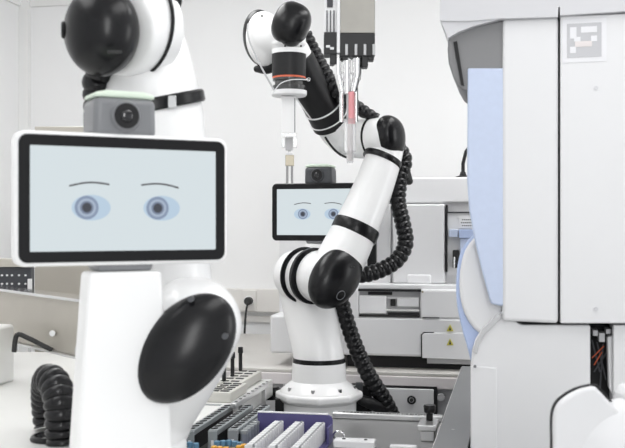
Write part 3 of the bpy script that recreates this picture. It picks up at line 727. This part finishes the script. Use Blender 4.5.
rods = [(213.5, 389, 365, 'first'), (224, 382, 358, 'second'), (232.5, 377, 353, 'third'), (240.5, 371, 344, 'fourth')]
rp = None
for px, py, pt_, nm in rods:
    p = HZ(px, py, zg); hh = (py-pt_)/1000*2.55
    lb = nm+' black rod from the front, upright in the grey block racks'
    if rp is None:
        rp = thing('black_rod', lb, 'rod', (p.x, p.y, zg+.002), group='black rods in the block racks')
        mk('rod_shaft', sweep(B(), [Vector((0, 0, 0)), Vector((0, 0, .05))], .0055, 14), 'blackm', rp, local=True)
        mk('rod_head', sweep(B(), [Vector((0, 0, .05)), Vector((0, 0, .052)), Vector((0, 0, .068))], [.0055, .0078, .007], 14), 'blackm', rp, local=True)
    else: dup(rp, (p.x, p.y, zg+.002), lb)
# slatted metal rail beside
mr = thing('marked_strip', 'pale metal strip with dark marks beside the grey block racks', 'strip', HZ(245, 392, zfd+.05))
zq = CAM.z-.444; sA = Vector((-.685, 2.39, zq)); sB = HZ(259, 382, zq)
mk('strip_top', box(B(), (sA.x, sA.y, zq-.014), (sA.x+.014, sB.y, zq)), 'alu', mr, bevel=.002)
for yy in (sA.y+.06, sB.y-.04): mk('strip_post', box(B(), (sA.x+.004, yy, zfd), (sA.x+.014, yy+.012, zq-.014)), 'alu', mr)
bm = B()
for k in range(9): box(bm, (sA.x+.005, sA.y+.02+k*.04, zq), (sA.x+.012, sA.y+.026+k*.04, zq+.001))
mk('marks', bm, 'rubber', mr, smooth=False)
# white slotted plate between the near arm and the racks
zw = zg-.026; wA = HZ(190, 414, zw); ye = r1[0].y-.01; y2 = r2[1].y+.02; xe = max(r1[2], r2[2])+.012
wp = thing('slotted_plate', 'white plate with a slot under the grey block racks, beside the near robot arm', 'plate', (wA.x, wA.y, zfd))
pp = [(f1.x-.070, 2.14), (f1.x-.014, 2.14), (f1.x-.014, e1.y+.006), (xe, e1.y+.006), (xe, y2), (-.90, y2), (-.90, 2.56)]
mk('plate_body', prism(B(), [(x, y, zfd) for x, y in pp], (0, 0, zw-zfd-.0005)), 'plat', wp, bevel=.002)
sQ = HZ(210, 405, zw); mk('plate_slot', box(B(), (f1.x-.066, sQ.y-.004, zw-.0003), (f1.x-.018, sQ.y+.012, zw+.0006)), 'rackg', wp)

# ================================================================== right cabinet
YC = 1.955
cab = thing('white_cabinet', 'large white instrument cabinet with tall doors at the right', 'cabinet', (.5, YC+.3, 0))
xL = HY(503, 200, YC).x; xR = HY(760, 200, YC).x
mk('cabinet_body', box(B(), (xL+.012, YC+.03, HY(560, 322, YC).z), (xR, YC+.6, HY(560, -60, YC).z)), 'dark', cab)
def door(a, b, lab):
    return mk('door_panel', prism(B(), [HY(a, 19.2 if a < 550 else 16.2, YC), HY(b, 19.2-(b-a)*.045 if a < 550 else 16.2-(b-a)*.045, YC), HY(b, 323.5 if a > 550 else 323.5, YC), HY(a, 321 if a < 550 else 323.5, YC)], (0, .028, 0)), 'cab', cab, bevel=.007 if a < 550 else .003, seg=4, label=lab)
door(502.5, 558.2, 'narrow left door panel'); dR = door(560.3, 760, 'wide right door panel')
mk('fascia', fprism(B(), [(440, -60), (440, 20.8), (470, 21), (498, 18.6), (558, 16.8), (558.3, 7), (559.8, 7), (560, 15.2), (700, 6.5), (760, 3), (760, -60)], YC-.012, .3), 'fascia', cab)
mk('hood_lip', fprism(B(), [(440.5, 20.8), (444, 28), (448, 38), (458, 32), (475, 25.5), (498, 19.5), (498, 18.4), (470, 20.8)], YC-.008, .28), 'fascia', cab)
hd = mk('hood', fprism(B(), [(448, 38), (447.5, 50), (448.5, 63), (453, 77), (458, 86), (463, 90), (467, 91), (505, 91), (505, 19.5), (475, 25.5), (458, 32)], YC+.01, .25), 'hood', cab, bevel=.004)
mk('hood_slot', fprism(B(), [(453.2, 42), (457, 41), (464.2, 86), (461, 85)], YC+.006, .01), 'dark', hd)
# blue side window
bw_ = [(467.5, 68), (467.3, 120), (467, 180), (469, 210), (474, 238), (481, 268), (489, 298), (491, 304), (500, 306), (506, 306), (506, 68)]
mk('blue_window', fprism(B(), bw_, YC+.004, .03), 'bluel', cab, bevel=.004, seg=3, label='pale blue plastic side window')
mk('blue_rim', fprism(B(), catmull([(481, 230), (468, 240), (460, 254), (456.5, 275), (456.5, 300), (461, 325), (468, 350), (472, 366)], 4)+[(500, 366), (500, 230)], YC+.05, .05), 'blue', cab, bevel=.003, label='blue plastic curved rim')
mk('side_bulge', fprism(B(), catmull([(486, 228), (472, 240), (463.5, 254), (459.5, 275), (460, 297), (465, 315), (475, 330), (488, 338)], 4)+[(512, 338), (512, 228)], YC+.036, .05), 'cab', cab, bevel=.008, seg=4)
# lower body
mk('lower_body', fprism(B(), [(470, 520), (470.5, 366), (472, 350), (475, 340), (482, 329), (492, 319), (501, 311.5), (505, 311), (520, 325), (590.5, 325), (590.5, 520)], YC+.018, .5), 'cab', cab, bevel=.005, seg=3)
mk('corner_strip', fprism(B(), [(472.6, 352), (475.5, 341), (482.5, 329.5), (492.5, 319.5), (500.5, 313), (501, 319), (493, 326), (485, 334), (478.5, 345), (477, 354)], YC+.012, .01), 'anad', cab, bevel=.001)
mk('side_flap', fprism(B(), [(471.2, 366), (497, 368), (497, 520), (471, 520)], YC+.013, .01), 'cab', cab, bevel=.002)
mk('flap_hinge', disc(B(), HY(475, 366.3, YC+.010), Vector((0, 1, 0)), .003, .004, 12), 'grey', cab)
rc = mk('wiring_recess', fprism(B(), [(590, 325), (613, 325), (613, 500), (590, 500)], YC+.10, .30), 'dark', cab)
mk('recess_wall', fprism(B(), [(613.5, 325), (760, 325), (760, 520), (613.5, 520)], YC+.018, .5), 'cab', cab, bevel=.002)
for a in ((593, 330, 598, 336), (599, 333, 605, 342), (606, 329, 611, 334)):
    mk('connector', fbox(B(), *a, YC+.05, .04), 'anad', rc, bevel=.001)
mk('white_duct', fprism(B(), [(607.5, 337), (612.5, 336), (613, 396), (609, 388)], YC+.04, .03), 'cab', rc, bevel=.002)
bm = B()
for (x0, y0, x1, y1) in ((592, 358, 604, 346), (594, 365, 602, 352)): sweep(bm, [HY(x0, y0, YC+.06), HY(x1, y1, YC+.06)], .0010, 8)
mk('red_wires', bm, 'wire', rc)
bm = B()
for (x0, y0, x1, y1) in ((592, 340, 600, 372), (597, 342, 606, 380), (603, 344, 600, 390), (594, 372, 607, 352)): sweep(bm, [HY(x0, y0, YC+.075), HY(x1, y1, YC+.07)], .0014, 8)
mk('grey_wires', bm, 'dkgrey', rc)
# door screw and fiducial marker
mk('door_button', disc(B(), HY(596, 309, YC-.001), Vector((0, 1, 0)), .004, .004, 16), 'fascia', dR)
mk('door_dimple', disc(B(), HY(596, 88, YC-.001), Vector((0, 1, 0)), .004, .003, 16), 'fascia', dR)
mkr = thing('position_marker', 'square grey and white position marker sticker on the upper right door', 'sticker', HY(586, 62, YC))
fm = lambda a, b, c_, d, y, m, nm, par: mk(nm, fprism(B(), [(a, b-(a-586)*.05), (c_, b-(c_-586)*.05), (c_, d-(c_-586)*.04), (a, d-(a-586)*.04)], y, .0006), m, par, smooth=False)
fm(562.5, 18.5, 606.5, 62, YC-.001, 'tagw', 'marker_sheet', mkr)
sq = fm(567, 23, 601.5, 57, YC-.0018, 'tag', 'marker_square', mkr)
for a, b, c_, d, m in ((570, 26.5, 576.5, 38, 'tagw'), (581, 26.5, 597, 32.5, 'tagw'), (574, 36.5, 580.5, 41, 'tagw'), (591, 36, 597, 41.5, 'tagw'), (575, 41, 592, 46.5, 'tagp'), (570, 46, 576, 52.5, 'tagw')):
    fm(a, b, c_, d, YC-.0026, m, 'marker_patch', sq)

# near white rounded housing at the lower right
nh = thing('rounded_housing', 'near white rounded machine housing at the lower right corner', 'housing', W(600, 520, 1.25))
prof = catmull([(551, 440), (551, 418), (554, 405), (562, 396), (576, 388), (590, 384.5)], 5)
def cprism(bm, pp, d, dep): return prism(bm, [W(x, y, d) for x, y in pp], F*dep)
out = lambda g: [(551+g, 1370)]+[(x+g, y+g*.8) for x, y in prof]+[(598-g*.3, 385+g), (614-g*.5, 403+g*.5), (640, 432), (640, 1370)]
mk('housing_gasket', cprism(B(), out(0), 1.27, .006), 'dark', nh)
mk('housing_shell', cprism(B(), out(3.2), 1.255, .013), 'cab', nh, bevel=.004, seg=4)
mk('housing_body', cprism(B(), out(26), 1.277, .04), 'cab', nh, bevel=.004)
bm = B(); ellip(bm, W(627, 462, 1.275), R*.078, U*.082, F*.036, 48, 28); mk('housing_dome', bm, 'cab', nh)
mk('housing_pillar', sweep(B(), [W(648, 386, 1.29), W(648, 1330, 1.29)], .042, 36), 'cab', nh, bevel=.008)

# ================================================================== pipetting head (foreground, top centre)
DP = 2.05
ph = thing('pipetting_head', 'steel pipetting head with black comb and clear nozzles hanging at top centre', 'tool', W(350, 57, DP))
px_ = lambda a, b, c_, d, dd, dep, m, nm, bev=.001, par=None: mk(nm, cbox(B(), a, b, c_, d, dd, dep), m, par or ph, bevel=bev)
px_(340, -60, 375, 33, DP, .06, 'headp', 'head_plate')
px_(336.8, -60, 340.2, 53, DP-.003, .02, 'cart', 'white_edge')
px_(324.5, -60, 337, 34, DP+.005, .06, 'ana2', 'side_plate')
for a in (326.5, 330, 333.4): px_(a, 10, a+1.2, 32, DP+.002, .01, 'dkgrey', 'side_rib')
px_(327, -10, 333, 7, DP+.001, .01, 'darkpanel', 'side_window')
px_(324, 32, 337.2, 54, DP-.002, .05, 'blackm', 'side_comb')
for (a, b) in ((326, 45), (330, 47)): px_(a, b, a+4, b+2.5, DP-.004, .01, 'cart', 'side_tab')
cm = px_(340, 33, 375, 56, DP-.004, .05, 'blackm', 'comb')
for a in (345.3, 354.7, 363.7, 372.6): px_(a, 44, a+2.6, 55, DP-.007, .008, 'anad', 'comb_pin', par=cm)
for a, b, e in ((330, 54, 64), (342, 56, 60), (362, 55, 67), (368, 54, 60)): px_(a, b, a+6, e, DP, .03, 'blackm', 'comb_foot')
nz = []
for a0, a1_, yb in ((334, 342, 92), (342.5, 351, 94), (352, 362, 92)):
    bm = B(); sweep(bm, [W((a0+a1_)/2, 58, DP+.01), W((a0+a1_)/2, 74, DP+.01), W((a0+a1_)/2*.6+348*.4, yb, DP+.01)], [(a1_-a0)/2*DP/1000, (a1_-a0)/2.2*DP/1000, .006], 20); mk('nozzle', bm, 'chrome', ph, bevel=.001)
px_(337, 72, 361, 80, DP+.004, .02, 'clear', 'nozzle_bridge', bev=.002)
for x in (341.5, 348.5, 356): 
    mk('guide_rod', sweep(B(), [W(x, 78, DP+.012), W(x, 122, DP+.012)], .0045, 16), 'chrome' if x != 348.5 else 'anad', ph)
tt = thing('pink_sample_tube', 'clear tube with pink liquid hanging below the pipetting head', 'tube', W(350, 160, DP))
mk('liquid', sweep(B(), [W(351.5, 92, DP), W(351.5, 124, DP)], .0062, 18), 'pink', tt)
mk('outer_tube', sweep(B(), [W(350, 119, DP), W(350, 151, DP), W(350, 153, DP)], [.0125, .0125, .0075], 28), 'clear', tt)
mk('tube_tip', sweep(B(), [W(350, 153, DP), W(350, 163, DP)], [.0075, .0065], 24), 'clear', tt)
mk('inner_core', sweep(B(), [W(350, 124, DP), W(350, 161, DP)], .0045, 16), 'tagp', tt)

# ================================================================== light, world, camera
w = bpy.data.worlds.new('world'); SC.world = w; w.use_nodes = True
w.node_tree.nodes['Background'].inputs['Color'].default_value = (.96, .98, 1, 1); w.node_tree.nodes['Background'].inputs['Strength'].default_value = .76
def area(name, loc, target, sx, sy, p, col=(1, 1, 1)):
    l = bpy.data.lights.new(name, 'AREA'); l.shape = 'RECTANGLE'; l.size = sx; l.size_y = sy; l.energy = p; l.color = col
    o = bpy.data.objects.new(name, l); COL.objects.link(o); o.location = loc
    o.rotation_euler = (Vector(target)-Vector(loc)).to_track_quat('-Z', 'Y').to_euler(); o['kind'] = 'structure'; return o
area('fill_light_right', (2.4, 2.2, 1.7), (0, 4.2, 1.3), 1.4, 1.2, 16)  # added fill from the right, unseen, brightens the far end of the room
cam = bpy.data.cameras.new('camera'); co = bpy.data.objects.new('camera', cam); COL.objects.link(co)
co.location = CAM; co.rotation_euler = (math.pi/2, 0, TH)
cam.sensor_fit = 'HORIZONTAL'; cam.sensor_width = 36; cam.lens = 1000*36/625; cam.clip_start = .05
cam.dof.use_dof = True; cam.dof.focus_distance = 2.9; cam.dof.aperture_fstop = cam.lens/1000/.005
area('window_light_front', (.55, -1.1, 2.0), (-.3, 2.4, 1.1), .5, 1.5, 19)
SC.camera = co
SC.view_settings.view_transform = 'Standard'; SC.view_settings.look = 'None'; SC.view_settings.gamma = 1; SC.view_settings.exposure = .12
